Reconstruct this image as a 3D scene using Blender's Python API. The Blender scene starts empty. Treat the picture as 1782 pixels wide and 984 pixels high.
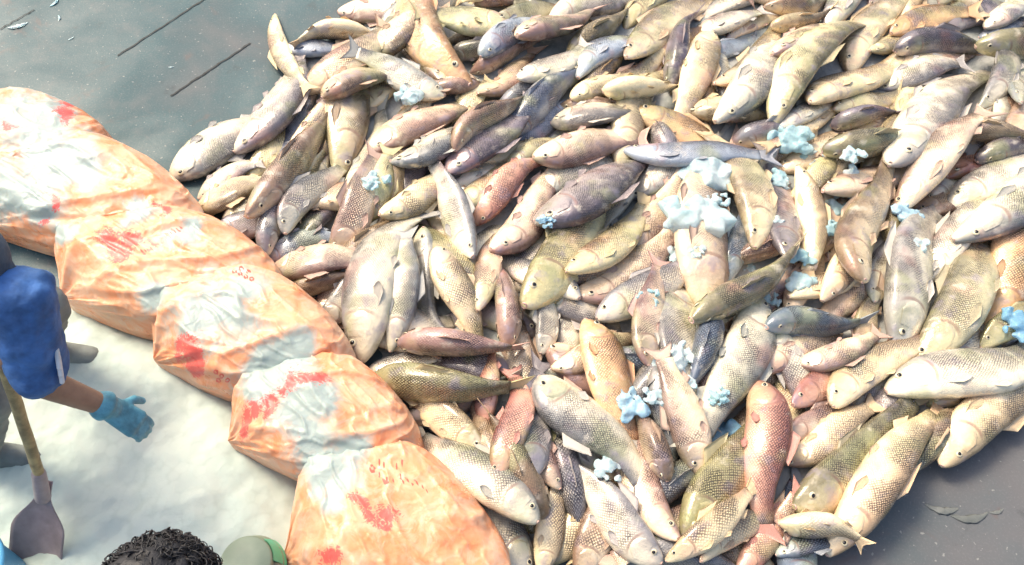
import bpy, math, random
import numpy as np
from mathutils import Vector, Matrix, noise as mn

rng = random.Random(7)
R = math.radians
scene = bpy.context.scene
col = scene.collection

# ------------------------------------------------------------------ camera, sky, sun, exposure
CAM_H, PITCH, HFOV = 2.75, R(57), R(65)
cam_d = bpy.data.cameras.new('camera'); cam = bpy.data.objects.new('camera', cam_d); col.objects.link(cam)
cam.location = (0, 0, CAM_H); cam.rotation_euler = (R(90) - PITCH, 0, 0)
cam_d.angle = HFOV; cam_d.clip_end = 500; cam_d.clip_start = 0.02
scene.camera = cam
SUN_EL, SUN_AZ = R(52), R(-48)          # from the upper left of the picture
w = bpy.data.worlds.new('World'); scene.world = w; w.use_nodes = True
nt = w.node_tree; bg = nt.nodes['Background']
sky = nt.nodes.new('ShaderNodeTexSky'); sky.sky_type = 'NISHITA'; sky.sun_disc = False
sky.sun_elevation = SUN_EL; sky.sun_rotation = SUN_AZ; sky.dust_density = 6; sky.air_density = 1.2; sky.ozone_density = .6
nt.links.new(sky.outputs[0], bg.inputs[0]); bg.inputs[1].default_value = 0.15
sun_d = bpy.data.lights.new('sun', 'SUN'); sun = bpy.data.objects.new('sun', sun_d); col.objects.link(sun)
sun_d.energy = 2.0; sun_d.angle = R(18); sun_d.color = (1, .88, .68)
sdir = Vector((math.sin(SUN_AZ) * math.cos(SUN_EL), math.cos(SUN_AZ) * math.cos(SUN_EL), math.sin(SUN_EL)))
sun.rotation_euler = sdir.to_track_quat('Z', 'Y').to_euler()
scene.view_settings.view_transform = 'Standard'; scene.view_settings.look = 'None'
scene.view_settings.exposure = 0.84; scene.view_settings.gamma = 1

# ------------------------------------------------------------------ helpers
F_PX = 891 / math.tan(HFOV / 2)
SP, CP = math.sin(PITCH), math.cos(PITCH)
def at(px, py, z=0.0):
    """point at height z seen at photo position px, py"""
    u = (px - 891) / F_PX; v = -(py - 492) / F_PX
    d = np.array([u, CP + v * SP, -SP + v * CP])
    t = (z - CAM_H) / d[2]
    return np.array([0, 0, CAM_H]) + d * t
def to_px(P):
    P = np.asarray(P, float); q = P - np.array([0, 0, CAM_H])
    zc = q[..., 1] * CP - q[..., 2] * SP; yc = q[..., 1] * SP + q[..., 2] * CP
    return np.stack([891 + F_PX * q[..., 0] / zc, 492 - F_PX * yc / zc], -1)

def tag(o, label=None, cat=None, group=None, kind=None):
    if label: o['label'] = label
    if cat: o['category'] = cat
    if group: o['group'] = group
    if kind: o['kind'] = kind
    return o
def empty(name, loc, label=None, cat=None, group=None):
    o = bpy.data.objects.new(name, None); col.objects.link(o); o.location = loc; o.empty_display_size = .05
    return tag(o, label, cat, group)
def mesh(name, V, F, mat, parent=None, smooth=True, origin=(0, 0, 0)):
    me = bpy.data.meshes.new(name)
    V = np.asarray(V, float) - np.asarray(origin, float)
    me.from_pydata(V.tolist(), [], [tuple(f) for f in F]); me.materials.append(mat)
    if smooth: me.shade_smooth()
    o = bpy.data.objects.new(name, me); col.objects.link(o)
    if parent is not None: o.parent = parent
    else: o.location = origin
    return o
def grid_faces(n, m, wrap):
    F = []
    for i in range(n - 1):
        for j in range(m if wrap else m - 1):
            a = i * m + j; b = i * m + (j + 1) % m
            F.append((a, b, b + m, a + m))
    return F

# ------------------------------------------------------------------ materials
def new_mat(name):
    m = bpy.data.materials.new(name); m.use_nodes = True
    return m, m.node_tree.nodes, m.node_tree.links, m.node_tree.nodes['Principled BSDF']
def nd(N, t, **k):
    n = N.new(t)
    for a, b in k.items(): setattr(n, a, b)
    return n
def mixc(N, L, fac, a, b, blend='MIX'):
    n = N.new('ShaderNodeMix'); n.data_type = 'RGBA'; n.blend_type = blend
    for s, v in ((0, fac), (6, a), (7, b)):
        if hasattr(v, 'is_output') or isinstance(v, bpy.types.NodeSocket): L.new(v, n.inputs[s])
        elif s == 0: n.inputs[0].default_value = v
        else: n.inputs[s].default_value = (*v, 1) if len(v) == 3 else v
    return n.outputs[2]
def math_(N, L, op, a, b=None, c=None, clamp=False):
    n = N.new('ShaderNodeMath'); n.operation = op; n.use_clamp = clamp
    for i, v in enumerate((a, b, c)):
        if v is None: continue
        if isinstance(v, bpy.types.NodeSocket): L.new(v, n.inputs[i])
        else: n.inputs[i].default_value = v
    return n.outputs[0]
def ramp(N, L, src, lo, hi, a=0., b=1.):
    n = N.new('ShaderNodeMapRange'); n.clamp = True; n.interpolation_type = 'SMOOTHSTEP'
    L.new(src, n.inputs[0]); n.inputs[1].default_value = lo; n.inputs[2].default_value = hi
    n.inputs[3].default_value = a; n.inputs[4].default_value = b
    return n.outputs[0]
def noise_(N, L, scale, detail=3, rough=.5, vec=None, dist=0):
    n = N.new('ShaderNodeTexNoise'); n.inputs['Scale'].default_value = scale; n.inputs['Detail'].default_value = detail
    n.inputs['Roughness'].default_value = rough; n.inputs['Distortion'].default_value = dist
    if vec is not None: L.new(vec, n.inputs['Vector'])
    return n
def bump(N, L, h, strength, dist, normal=None):
    n = N.new('ShaderNodeBump'); n.inputs['Strength'].default_value = strength; n.inputs['Distance'].default_value = dist
    L.new(h, n.inputs['Height'])
    if normal is not None: L.new(normal, n.inputs['Normal'])
    return n.outputs[0]

def fish_material():
    m, N, L, P = new_mat('fish_skin')
    oi = nd(N, 'ShaderNodeObjectInfo')
    geo = nd(N, 'ShaderNodeNewGeometry'); pos = geo.outputs['Position']
    at_d = nd(N, 'ShaderNodeAttribute', attribute_name='dors').outputs['Fac']     # 1 back, -1 belly
    at_s0 = nd(N, 'ShaderNodeAttribute', attribute_name='along').outputs['Fac']    # 0 nose, 1 tail
    at_s = math_(N, L, 'ADD', at_s0, math_(N, L, 'MULTIPLY', math_(N, L, 'MULTIPLY', at_d, at_d), .055))
    uv = nd(N, 'ShaderNodeUVMap', uv_map='UVMap')
    mp = nd(N, 'ShaderNodeMapping'); mp.inputs['Rotation'].default_value = (0, 0, R(45)); L.new(uv.outputs[0], mp.inputs[0])
    vo = nd(N, 'ShaderNodeTexVoronoi', voronoi_dimensions='2D'); vo.inputs['Scale'].default_value = 1.0
    vo.inputs['Randomness'].default_value = .3; L.new(mp.outputs[0], vo.inputs['Vector'])
    rimm = ramp(N, L, vo.outputs['Distance'], .20, .50)                         # dark rim of each scale
    mask = ramp(N, L, at_s, .25, .28)
    n1 = noise_(N, L, 9, 3, .55, pos)
    patch = ramp(N, L, n1.outputs['Fac'], .36, .58, .2, 1.)
    dm = ramp(N, L, at_d, -.95, .15, .25, 1.)
    sc = math_(N, L, 'MULTIPLY', math_(N, L, 'MULTIPLY', rimm, mask), math_(N, L, 'MULTIPLY', patch, dm))
    # body colour: pale belly to darker back
    backf = ramp(N, L, at_d, -.35, .95)
    belly = mixc(N, L, oi.outputs['Alpha'], oi.outputs['Color'], (.92, .78, .52))
    back = mixc(N, L, 1., oi.outputs['Color'], (.44, .43, .45), 'MULTIPLY')
    c = mixc(N, L, backf, belly, back)
    # blotches of rose, olive and slate under the slime
    n2 = noise_(N, L, 5.5, 2, .5, pos); n3 = noise_(N, L, 13, 3, .6, pos)
    c = mixc(N, L, ramp(N, L, n2.outputs['Fac'], .56, .72, 0, .35), c, (.60, .28, .22))
    c = mixc(N, L, ramp(N, L, n2.outputs['Fac'], .47, .32, 0, .5), c, (.34, .36, .17))
    c = mixc(N, L, ramp(N, L, n3.outputs['Fac'], .54, .72, 0, .55), c, (.30, .26, .33))
    c = mixc(N, L, ramp(N, L, n3.outputs['Fac'], .44, .28, 0, .45), c, (.80, .72, .58))
    gs = math_(N, L, 'MULTIPLY', ramp(N, L, at_s, .236, .246), ramp(N, L, at_s, .266, .252))   # the gill slit itself
    gs = math_(N, L, 'MULTIPLY', gs, ramp(N, L, math_(N, L, 'ABSOLUTE', at_d), .85, .35))
    c = mixc(N, L, math_(N, L, 'MULTIPLY', gs, .6), c, (.20, .09, .07))
    scol = mixc(N, L, 1., c, (.27, .25, .28), 'MULTIPLY')
    c = mixc(N, L, math_(N, L, 'MULTIPLY', sc, .95), c, scol)
    L.new(c, P.inputs['Base Color'])
    rr = ramp(N, L, n3.outputs['Fac'], .3, .7, .14, .42); L.new(rr, P.inputs['Roughness'])
    L.new(ramp(N, L, n1.outputs['Fac'], .38, .62, .0, .3), P.inputs['Metallic'])
    P.inputs['Specular IOR Level'].default_value = .5
    P.inputs['Coat Weight'].default_value = .5; P.inputs['Coat Roughness'].default_value = .12
    h = math_(N, L, 'SUBTRACT', 1., sc)
    b1 = bump(N, L, h, .55, .004)
    n4 = noise_(N, L, 26, 4, .6, pos)
    L.new(bump(N, L, n4.outputs['Fac'], .5, .010, b1), P.inputs['Normal'])
    return m
def fin_material():
    m, N, L, P = new_mat('fish_fin')
    oi = nd(N, 'ShaderNodeObjectInfo'); uv = nd(N, 'ShaderNodeUVMap', uv_map='UVMap')
    wv = nd(N, 'ShaderNodeTexWave', wave_type='BANDS', bands_direction='X'); wv.inputs['Scale'].default_value = 5.0
    wv.inputs['Distortion'].default_value = .6; L.new(uv.outputs[0], wv.inputs[0])
    dark = mixc(N, L, 1., oi.outputs['Color'], (.82, .76, .72), 'MULTIPLY')
    lite = mixc(N, L, .55, oi.outputs['Color'], (.56, .48, .42))
    c = mixc(N, L, ramp(N, L, wv.outputs['Fac'], .2, .8), dark, lite)
    L.new(c, P.inputs['Base Color']); P.inputs['Roughness'].default_value = .35
    P.inputs['Subsurface Weight'].default_value = 0
    L.new(bump(N, L, wv.outputs['Fac'], .5, .002), P.inputs['Normal'])
    return m
def plain(name, c, rough=.5, var=.15, scale=20, bmp=.2, bscale=80, spec=.5):
    m, N, L, P = new_mat(name)
    geo = nd(N, 'ShaderNodeNewGeometry'); n = noise_(N, L, scale, 4, .6, geo.outputs['Position'])
    a = tuple(x * (1 - var) for x in c); b = tuple(min(1, x * (1 + var)) for x in c)
    L.new(mixc(N, L, ramp(N, L, n.outputs['Fac'], .3, .7), a, b), P.inputs['Base Color'])
    P.inputs['Roughness'].default_value = rough; P.inputs['Specular IOR Level'].default_value = spec
    n2 = noise_(N, L, bscale, 3, .6, geo.outputs['Position'])
    L.new(bump(N, L, n2.outputs['Fac'], bmp, .005), P.inputs['Normal'])
    return m
M_FISH = fish_material(); M_FIN = fin_material()
M_LIP = plain('fish_lip', (.55, .36, .30), .3, .2, 60)
M_GILLEDGE = plain('gill_edge', (.30, .17, .15), .35, .3, 90)
M_MOUTH = plain('fish_mouth', (.12, .05, .045), .4, .3, 90)
M_EYE = plain('fish_eye', (.62, .55, .38), .15, .1, 90, 0)
M_PUPIL = plain('fish_pupil', (.012, .012, .014), .08, .1, 90, 0)

def floor_material():
    m, N, L, P = new_mat('wet_concrete')
    geo = nd(N, 'ShaderNodeNewGeometry'); pos = geo.outputs['Position']
    n1 = noise_(N, L, 1.1, 4, .55, pos, .4); n2 = noise_(N, L, 7, 5, .65, pos); n3 = noise_(N, L, 120, 3, .7, pos)
    sx = nd(N, 'ShaderNodeSeparateXYZ'); L.new(pos, sx.inputs[0])
    zone = math_(N, L, 'ADD', n1.outputs['Fac'], math_(N, L, 'MULTIPLY', sx.outputs[0], .10))     # darker teal towards the left, neutral grey towards the right
    c = mixc(N, L, ramp(N, L, zone, .35, .65), (.036, .082, .096), (.115, .114, .118))
    c = mixc(N, L, ramp(N, L, n2.outputs['Fac'], .45, .75, 0, .5), c, (.105, .115, .12))
    c = mixc(N, L, ramp(N, L, n3.outputs['Fac'], .5, .75, 0, .5), c, (.17, .17, .17))
    n7 = noise_(N, L, 55, 2, .5, pos); c = mixc(N, L, ramp(N, L, n7.outputs['Fac'], .68, .72, 0, .6), c, (.30, .30, .28))
    c = mixc(N, L, ramp(N, L, n2.outputs['Fac'], .42, .25, 0, .5), c, (.035, .04, .042))
    n5 = noise_(N, L, 2.3, 4, .7, pos, 1.5); c = mixc(N, L, ramp(N, L, n5.outputs['Fac'], .58, .70, 0, .4), c, (.13, .085, .075))
    L.new(c, P.inputs['Base Color'])
    L.new(ramp(N, L, n1.outputs['Fac'], .38, .62, .42, .7), P.inputs['Roughness'])
    P.inputs['Specular IOR Level'].default_value = .3
    b1 = bump(N, L, n2.outputs['Fac'], .35, .012)
    L.new(bump(N, L, n3.outputs['Fac'], .25, .003, b1), P.inputs['Normal'])
    return m
def ice_material(name, c1, c2, rough=.35, sss=.15, gr=90, bs=.22, tr=0):
    m, N, L, P = new_mat(name)
    geo = nd(N, 'ShaderNodeNewGeometry'); pos = geo.outputs['Position']
    n1 = noise_(N, L, 3.5, 4, .6, pos); vo = nd(N, 'ShaderNodeTexVoronoi'); vo.inputs['Scale'].default_value = gr
    L.new(pos, vo.inputs['Vector'])
    c = mixc(N, L, ramp(N, L, n1.outputs['Fac'], .38, .62), c1, c2)
    c = mixc(N, L, ramp(N, L, vo.outputs['Distance'], .5, .9, 0, .25), c, tuple(x * .7 for x in c1))
    L.new(c, P.inputs['Base Color']); P.inputs['Roughness'].default_value = rough
    P.inputs['Transmission Weight'].default_value = tr; P.inputs['IOR'].default_value = 1.31; P.inputs['Subsurface Weight'].default_value = sss; P.inputs['Subsurface Radius'].default_value = (.02, .03, .035)
    P.inputs['Subsurface Scale'].default_value = .6
    n4 = noise_(N, L, 30, 4, .65, pos)
    b1 = bump(N, L, vo.outputs['Distance'], bs, .006)
    L.new(bump(N, L, n4.outputs['Fac'], bs * 1.2, .02, b1), P.inputs['Normal'])
    return m
M_FLOOR = floor_material()
M_ICE = ice_material('crushed_ice_white', (.44, .52, .475), (.47, .53, .485), .7, .2, 30, .12)
M_LUMP = ice_material('ice_lump', (.46, .70, .76), (.74, .86, .87), .2, .25, 60, .2, .42)
M_LUMPB = ice_material('ice_lump_blue', (.26, .52, .74), (.54, .76, .88), .2, .25, 60, .2, .42)
M_SLUSH = ice_material('slush', (.22, .24, .23), (.40, .40, .38), .3, 0, 60)
M_SLUSHY = ice_material('melting_scrap', (.12, .13, .125), (.19, .20, .19), .35, 0, 60)
M_CRACK = plain('joint_dirt', (.03, .035, .035), .8, .3, 30)

# ------------------------------------------------------------------ the ground
n = 2
V = [(-30, -20, 0), (30, -20, 0), (30, 45, 0), (-30, 45, 0)]
fl = mesh('floor', V, [(0, 1, 2, 3)], M_FLOOR, smooth=False); tag(fl, kind='structure')
def crack(a, b, wd, name='floor_joint'):
    A, B = at(*a), at(*b); d = (B - A); Ln = np.linalg.norm(d); d /= Ln; s = np.array([-d[1], d[0], 0]); V = []
    k = 60
    for i in range(k + 1):
        t = i / k; c = A + d * Ln * t + s * (mn.noise(Vector((t * 9, a[0], 0))) * .006)
        ww = wd * (.35 + .9 * abs(mn.noise(Vector((t * 23, 5, a[1]))))) + .001
        V += [c + s * ww + (0, 0, .004), c - s * ww + (0, 0, .004)]
    F = [(2 * i, 2 * i + 1, 2 * i + 3, 2 * i + 2) for i in range(k)]
    tag(mesh(name, V, F, M_CRACK, smooth=False), kind='structure')
crack((205, 98), (360, -3), .006); crack((297, 168), (436, 76), .008); crack((60, 18), (0, 52), .004)

# crushed ice spread left of the sacks
def sheet(name, poly, zfun, mat, step=.018):
    poly = np.array(poly); x0, y0 = poly.min(0) ; x1, y1 = poly.max(0)
    xs = np.arange(x0, x1 + step, step); ys = np.arange(y0, y1 + step, step)
    X, Y = np.meshgrid(xs, ys)
    # signed distance to polygon
    D = np.full(X.shape, 1e9); inside = np.zeros(X.shape, bool)
    for i in range(len(poly)):
        a = poly[i]; b = poly[(i + 1) % len(poly)]; e = b - a
        t = np.clip(((X - a[0]) * e[0] + (Y - a[1]) * e[1]) / (e @ e), 0, 1)
        D = np.minimum(D, np.hypot(X - a[0] - t * e[0], Y - a[1] - t * e[1]))
        c = ((a[1] > Y) != (b[1] > Y)) & (X < (b[0] - a[0]) * (Y - a[1]) / (b[1] - a[1] + 1e-12) + a[0]); inside ^= c
    S = np.where(inside, D, -D)
    Z = np.zeros(X.shape)
    for j in range(X.shape[0]):
        for i in range(X.shape[1]):
            Z[j, i] = zfun(X[j, i], Y[j, i], S[j, i])
    m_, n_ = X.shape; V = np.stack([X, Y, Z], -1).reshape(-1, 3)
    keep = (Z > -.012)
    F = [(j * n_ + i, j * n_ + i + 1, (j + 1) * n_ + i + 1, (j + 1) * n_ + i) for j in range(m_ - 1) for i in range(n_ - 1)
         if keep[j, i] or keep[j + 1, i] or keep[j, i + 1] or keep[j + 1, i + 1]]
    used = np.unique(np.array(F).ravel()); mp = -np.ones(len(V), int); mp[used] = np.arange(len(used))
    return mesh(name, V[used], mp[np.array(F)].tolist(), mat)
def ice_z(x, y, s):
    v = Vector((x, y, 0))
    b = .07 * (1 - math.exp(-max(s, -.05) / .12)) if s > 0 else s * .6
    nz = mn.fractal(v * 3.2, 1., 2., 4) * .03 + mn.fractal(v * 22, .8, 2., 3) * .008
    return b + nz * (1 if s > .05 else max(0, (s + .1) / .15)) - .004
pol = [at(-260, 560)[:2], at(60, 505)[:2], at(330, 600)[:2], at(520, 760)[:2], at(620, 1000)[:2], at(640, 1300)[:2], at(-300, 1300)[:2]]
ib = sheet('crushed_ice', pol, ice_z, M_ICE); tag(ib, 'pale crushed ice spread over the floor left of the orange sacks', 'ice', kind='stuff')

# ------------------------------------------------------------------ fish
S_K = np.array([0, .012, .035, .07, .12, .2, .3, .4, .5, .6, .7, .8, .9, 1.0])
D_K = np.array([.16, .27, .40, .54, .69, .87, .98, 1.0, .99, .93, .80, .63, .48, .45])
T_K = np.array([.16, .28, .46, .62, .78, .93, 1.0, 1.0, .96, .86, .69, .48, .29, .13])
PW = [1., 1.]
def prof(s, K): return np.interp(np.clip(s, 0, 1) ** PW[0], S_K, K) * (1 + PW[1] * np.clip(np.asarray(s) - .55, 0, 1))
NR, NS = 34, 20
SS = np.concatenate([[0, .012, .035, .07], np.linspace(.11, 1, NR - 4)])
COLS = {'C': (.84, .65, .36), 'P': (.68, .44, .34), 'G': (.45, .46, .46), 'D': (.27, .235, .26), 'Y': (.62, .55, .27),
        'O': (.44, .39, .22), 'W': (.74, .72, .62), 'R': (.62, .24, .18), 'B': (.28, .36, .45), 'T': (.58, .40, .25),
        'L': (.50, .51, .47), 'E': (.78, .42, .18)}
CNAME = {'C': 'cream', 'P': 'pinkish beige', 'G': 'grey', 'D': 'dark slate', 'Y': 'yellowish', 'O': 'olive brown', 'W': 'whitish',
         'R': 'reddish', 'B': 'bluish grey', 'T': 'tan', 'L': 'light grey', 'E': 'orange tan'}
HX0, HY0, HST = -2.6, .0, .02
Hf = np.zeros((300, 280))                    # [iy, ix] height of the pile so far
def hidx(x, y): return (np.clip(((y - HY0) / HST).astype(int), 0, Hf.shape[0] - 1), np.clip(((x - HX0) / HST).astype(int), 0, Hf.shape[1] - 1))

def place(hx, hy, tx, ty, wpx, pose, seed, bend):
    """returns spine points, unit dorsal and side vectors per ring, plus sizes"""
    r = random.Random(seed); PW[:] = [r.uniform(.88, 1.22), r.uniform(-.25, .3)]; slim = r.uniform(.42, .58)
    z0 = z1 = .06
    for it in range(4):
        A, B = at(hx, hy, z0), at(tx, ty, z1)
        L = np.linalg.norm((B - A)[:2]); mid = (A + B) / 2
        mpx, mpy = (hx + tx) / 2, (hy + ty) / 2
        d = B - A; d[2] = 0; d /= np.linalg.norm(d); A[2] = B[2] = 0; nrm = np.array([-d[1], d[0], 0])
        q = to_px(mid + nrm * .05) - to_px(mid); q /= .05        # px per metre across
        dpx = np.array([tx - hx, ty - hy]) / math.hypot(tx - hx, ty - hy)
        across = abs(q[0] * -dpx[1] + q[1] * dpx[0])
        W = wpx / across
        sgn = 1 if r.random() < .5 else -1
        roll = {'s': r.uniform(-.35, .6), 'b': R(78), 'u': R(-75)}[pose]
        # cross axes: dorsal vector dv, flank-up vector fv
        k = len(SS)
        s = SS
        off = bend * L * (4 * s * (1 - s) - .5) * .5 + r.uniform(-.035, .035) * L * np.sin(s * 2 * math.pi)
        P = A[None] + d[None] * (s * L * .93)[:, None] + nrm[None] * off[:, None]
        dv = nrm * sgn * math.cos(roll) + np.array([0, 0, 1]) * math.sin(roll)
        fv = np.cross(d, dv) * sgn
        if fv[2] < 0: fv = -fv
        k_ = slim if pose == 's' else .78
        def app(v):      # apparent size of a metre along v, measured across the fish
            q = (to_px(mid + v * .05) - to_px(mid)) / .05
            return q[0] * -dpx[1] + q[1] * dpx[0]
        D = wpx * 1.0 / math.hypot(app(dv), k_ * app(fv)); T = D * k_
        hd = prof(s, D_K) * D / 2; ht = prof(s, T_K) * T / 2
        hz = np.sqrt((hd * dv[2]) ** 2 + (ht * fv[2]) ** 2)
        hw = np.sqrt((hd * (dv @ nrm)) ** 2 + (ht * (fv @ nrm)) ** 2)
        need = np.full(k, -1.0)
        for f in (-.6, 0, .6):
            X = P[:, 0] + nrm[0] * hw * f; Y = P[:, 1] + nrm[1] * hw * f
            iy, ix = hidx(X, Y)
            need = np.maximum(need, Hf[iy, ix] + hz * math.sqrt(1 - f * f * .8) * (1 if f == 0 else .9))
        co = np.polyfit(s, need, 1, w=.25 + hz / hz.max()); sl = np.clip(co[0], -.20 * L, .20 * L)
        z = sl * (s - .5); resid = need - z; c2 = np.polyfit(s, resid, 2, w=.25 + hz / hz.max())
        c2[0] = np.clip(c2[0], -.35 * L, .25 * L); bow = c2[0] * (s - .5) ** 2; z = z + bow
        z += np.quantile(need - z, .5) - .004
        z = np.maximum(z, hz * .98 + .002)
        # smooth
        for _ in range(4): z[1:-1] = (z[:-2] + 2 * z[1:-1] + z[2:]) / 4
        z0, z1 = float(z[0]), float(z[-1])
    P[:, 2] = z
    tang = np.gradient(P, axis=0); tang /= np.linalg.norm(tang, axis=1)[:, None]
    DV = dv[None] - tang * (tang @ dv)[:, None]; DV /= np.linalg.norm(DV, axis=1)[:, None]
    FV = np.cross(tang, DV); FV *= np.sign(FV[:, 2].mean() + 1e-9) if abs(FV[:, 2].mean()) > .05 else 1
    # write height field
    ns_ = 9
    PP = np.linspace(0, len(s) - 1, 80)
    idx = np.arange(len(s))
    for f in np.linspace(-.95, .95, 15):
        hwi = np.interp(PP, idx, hw); X = np.interp(PP, idx, P[:, 0]) + nrm[0] * hwi * f; Y = np.interp(PP, idx, P[:, 1]) + nrm[1] * hwi * f
        Z = np.interp(PP, idx, z) + np.interp(PP, idx, hz) * math.sqrt(1 - f * f) * .66
        iy, ix = hidx(X, Y); np.maximum.at(Hf, (iy, ix), Z)
    return dict(pw=list(PW), P=P, DV=DV, FV=FV, T=tang, D=D, Th=T, L=L)

EMB = [0]
def build_fish(f, label, group='dead fish heaped on the wet floor'):
    P, DV, FV, TG, D, Th, L = (f[k] for k in ('P', 'DV', 'FV', 'T', 'D', 'Th', 'L'))
    r = random.Random(f['seed'] + 99); PW[:] = f['pw']
    c = np.array(COLS[f['c']]) * (1 + r.uniform(-.10, .10)) * (1 + np.array([r.uniform(-.05, .05) for _ in range(3)]))
    c = tuple(min(.95, float(x)) for x in c)
    bm_ = .12 if f['c'] in 'DB' else (.25 if f['c'] in 'REYO' else .55)
    def mp(s, y, z):      # s along, y toward back, z flank (absolute metres)
        s = np.asarray(s, float); i = np.interp(s, SS, np.arange(len(SS))); idx = np.arange(len(SS))
        pt = np.stack([np.interp(i, idx, P[:, k]) for k in range(3)], -1)
        ex = np.maximum(s - 1, 0) + np.minimum(s, 0)
        pt = pt + (TG[-1] if np.ndim(ex) == 0 and ex > 0 else 0) * 0
        tg = np.stack([np.interp(i, idx, TG[:, k]) for k in range(3)], -1)
        pt = pt + tg * (ex * L)[..., None]
        dv = np.stack([np.interp(i, idx, DV[:, k]) for k in range(3)], -1)
        fv = np.stack([np.interp(i, idx, FV[:, k]) for k in range(3)], -1)
        return pt + dv * np.asarray(y)[..., None] + fv * np.asarray(z)[..., None]
    mid = P[len(SS) // 2]
    root = empty('fish', (float(mid[0]), float(mid[1]), float(max(0, mid[2] - Th / 2))), label, 'fish', group)
    org = np.array(root.location)
    def part(name, V, F, mat, par=root, smooth=True):
        V = np.asarray(V); V = V.copy(); V[:, 2] = np.maximum(V[:, 2], .0035)
        o = mesh(name, V, F, mat, None, smooth, org); o.location = (0, 0, 0); o.parent = par; o.color = (*c, bm_)
        return o
    # ---- body
    th = np.arange(NS) / NS * 2 * math.pi
    cs, sn = np.cos(th), np.sin(th)
    S2 = np.repeat(SS, NS); Yd = np.outer(prof(SS, D_K) * D / 2, np.sign(cs) * np.abs(cs) ** 1.0).ravel()
    droop = (-.05 * D * np.clip(1 - SS / .2, 0, 1) ** 1.2)
    Yd = Yd + np.repeat(droop, NS)
    # back flatter, belly fuller
    Yd = np.where(Yd < 0, Yd * 1.06, Yd * .95)
    Zt = np.outer(prof(SS, T_K) * Th / 2, np.sign(sn) * np.abs(sn) ** .75).ravel()
    # gill step: the body narrows just behind the cover
    g = 1 - .05 * np.exp(-((S2 - .25) / .013) ** 2)
    V = mp(S2, Yd * g, Zt * g)
    nose = mp(np.array([-.008]), np.array([droop[0]]), np.array([0.])); V = np.vstack([V, nose, mp(np.array([1.004]), np.array([0.]), np.array([0.]))])
    F = [tuple(reversed(q)) for q in grid_faces(len(SS), NS, True)]
    n0 = len(SS) * NS
    F += [(n0, j, (j + 1) % NS) for j in range(NS)]
    e = (len(SS) - 1) * NS; F += [(n0 + 1, e + (j + 1) % NS, e + j) for j in range(NS)]
    body = part('body', V, F, M_FISH)
    me = body.data
    a = me.attributes.new('dors', 'FLOAT', 'POINT'); a.data.foreach_set('value', np.concatenate([np.tile(cs, len(SS)), [0, 0]]).astype(np.float32))
    a = me.attributes.new('along', 'FLOAT', 'POINT'); a.data.foreach_set('value', np.concatenate([S2, [0, 1]]).astype(np.float32))
    # uv in scale units
    sz = .0074 + .0016 * r.random()
    U = S2 * L * .93 / sz
    angs = np.where(th > math.pi, th - 2 * math.pi, th)
    girth = np.outer(prof(SS, D_K) * .0 + (D / 2) * (.55 + .45 * prof(SS, D_K)), np.abs(angs)).ravel() / sz
    vs = np.concatenate([np.stack([U, girth], -1), [[0, 0], [0, 0]]])
    uvl = me.uv_layers.new(name='UVMap'); li = np.empty(len(me.loops), int); me.loops.foreach_get('vertex_index', li)
    uvl.data.foreach_set('uv', vs[li].ravel().astype(np.float32))
    def fin(name, pts_s, pts_root, pts_tip, z0, z1, thick, par=root):
        """fan of rays: root line and tip line, lists of (s, y)"""
        A = np.array(pts_root, float); B = np.array(pts_tip, float); n = len(A); m = 5
        VV = []; UU = []
        for side in (1, -1):
            for i in range(n):
                for j in range(m):
                    t = j / (m - 1); q = A[i] * (1 - t) + B[i] * t
                    zz = z0 * (1 - t) + z1 * t + side * thick * (1 - .8 * t) + math.sin(i * 2.1 + seedf) * .0015 * t
                    VV.append(mp(np.array([q[0]]), np.array([q[1]]), np.array([zz]))[0]); UU.append((i / (n - 1) * 2, t))
        F = []
        for sd in range(2):
            o = sd * n * m
            for i in range(n - 1):
                for j in range(m - 1):
                    a = o + i * m + j; q = (a, a + 1, a + m + 1, a + m); F.append(q if sd == 0 else tuple(reversed(q)))
        h = n * m; ring = [i * m for i in range(n)] ; tip = [i * m + m - 1 for i in range(n)]
        for seq in (ring, tip):
            for a, b in zip(seq, seq[1:]): F.append((a, b, b + h, a + h))
        for seq in ([j for j in range(m)], [(n - 1) * m + j for j in range(m)]):
            for a, b in zip(seq, seq[1:]): F.append((a, a + h, b + h, b))
        o = part(name, VV, F, M_FIN, par); me = o.data
        li = np.empty(len(me.loops), int); me.loops.foreach_get('vertex_index', li)
        me.uv_layers.new(name='UVMap').data.foreach_set('uv', np.array(UU)[li].ravel().astype(np.float32))
        return o
    seedf = r.random() * 6
    hp = .36 * D / 2
    k = 9; tt = np.linspace(-1, 1, k); fl_ = r.uniform(.13, .18)
    fin('tail_fin', 0, [(.985, hp * .85 * t) for t in tt], [(1.0 + fl_ * (.55 + .45 * abs(t) ** 1.3), D * .46 * t) for t in tt], 0, r.uniform(-.01, .012), .003)
    k = 7; lean = r.uniform(.04, .1); hh = r.uniform(.10, .24) * D
    rs = np.linspace(.38, .58, k)
    fin('dorsal_fin', 0, [(s, prof(s, D_K) * D / 2 * .88) for s in rs], [(s + lean, prof(s, D_K) * D / 2 * .93 + hh * (1 - .65 * i / (k - 1))) for i, s in enumerate(rs)], 0, r.uniform(-.006, .006), .002)
    k = 5; rs = np.linspace(.73, .82, k)
    fin('anal_fin', 0, [(s, -prof(s, D_K) * D / 2 * .9) for s in rs], [(s + .05, -prof(s, D_K) * D / 2 - .13 * D * (1 - .5 * i / (k - 1))) for i, s in enumerate(rs)], 0, 0, .002)
    rs = np.linspace(0, 1, k); ux = Th / 2
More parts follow.
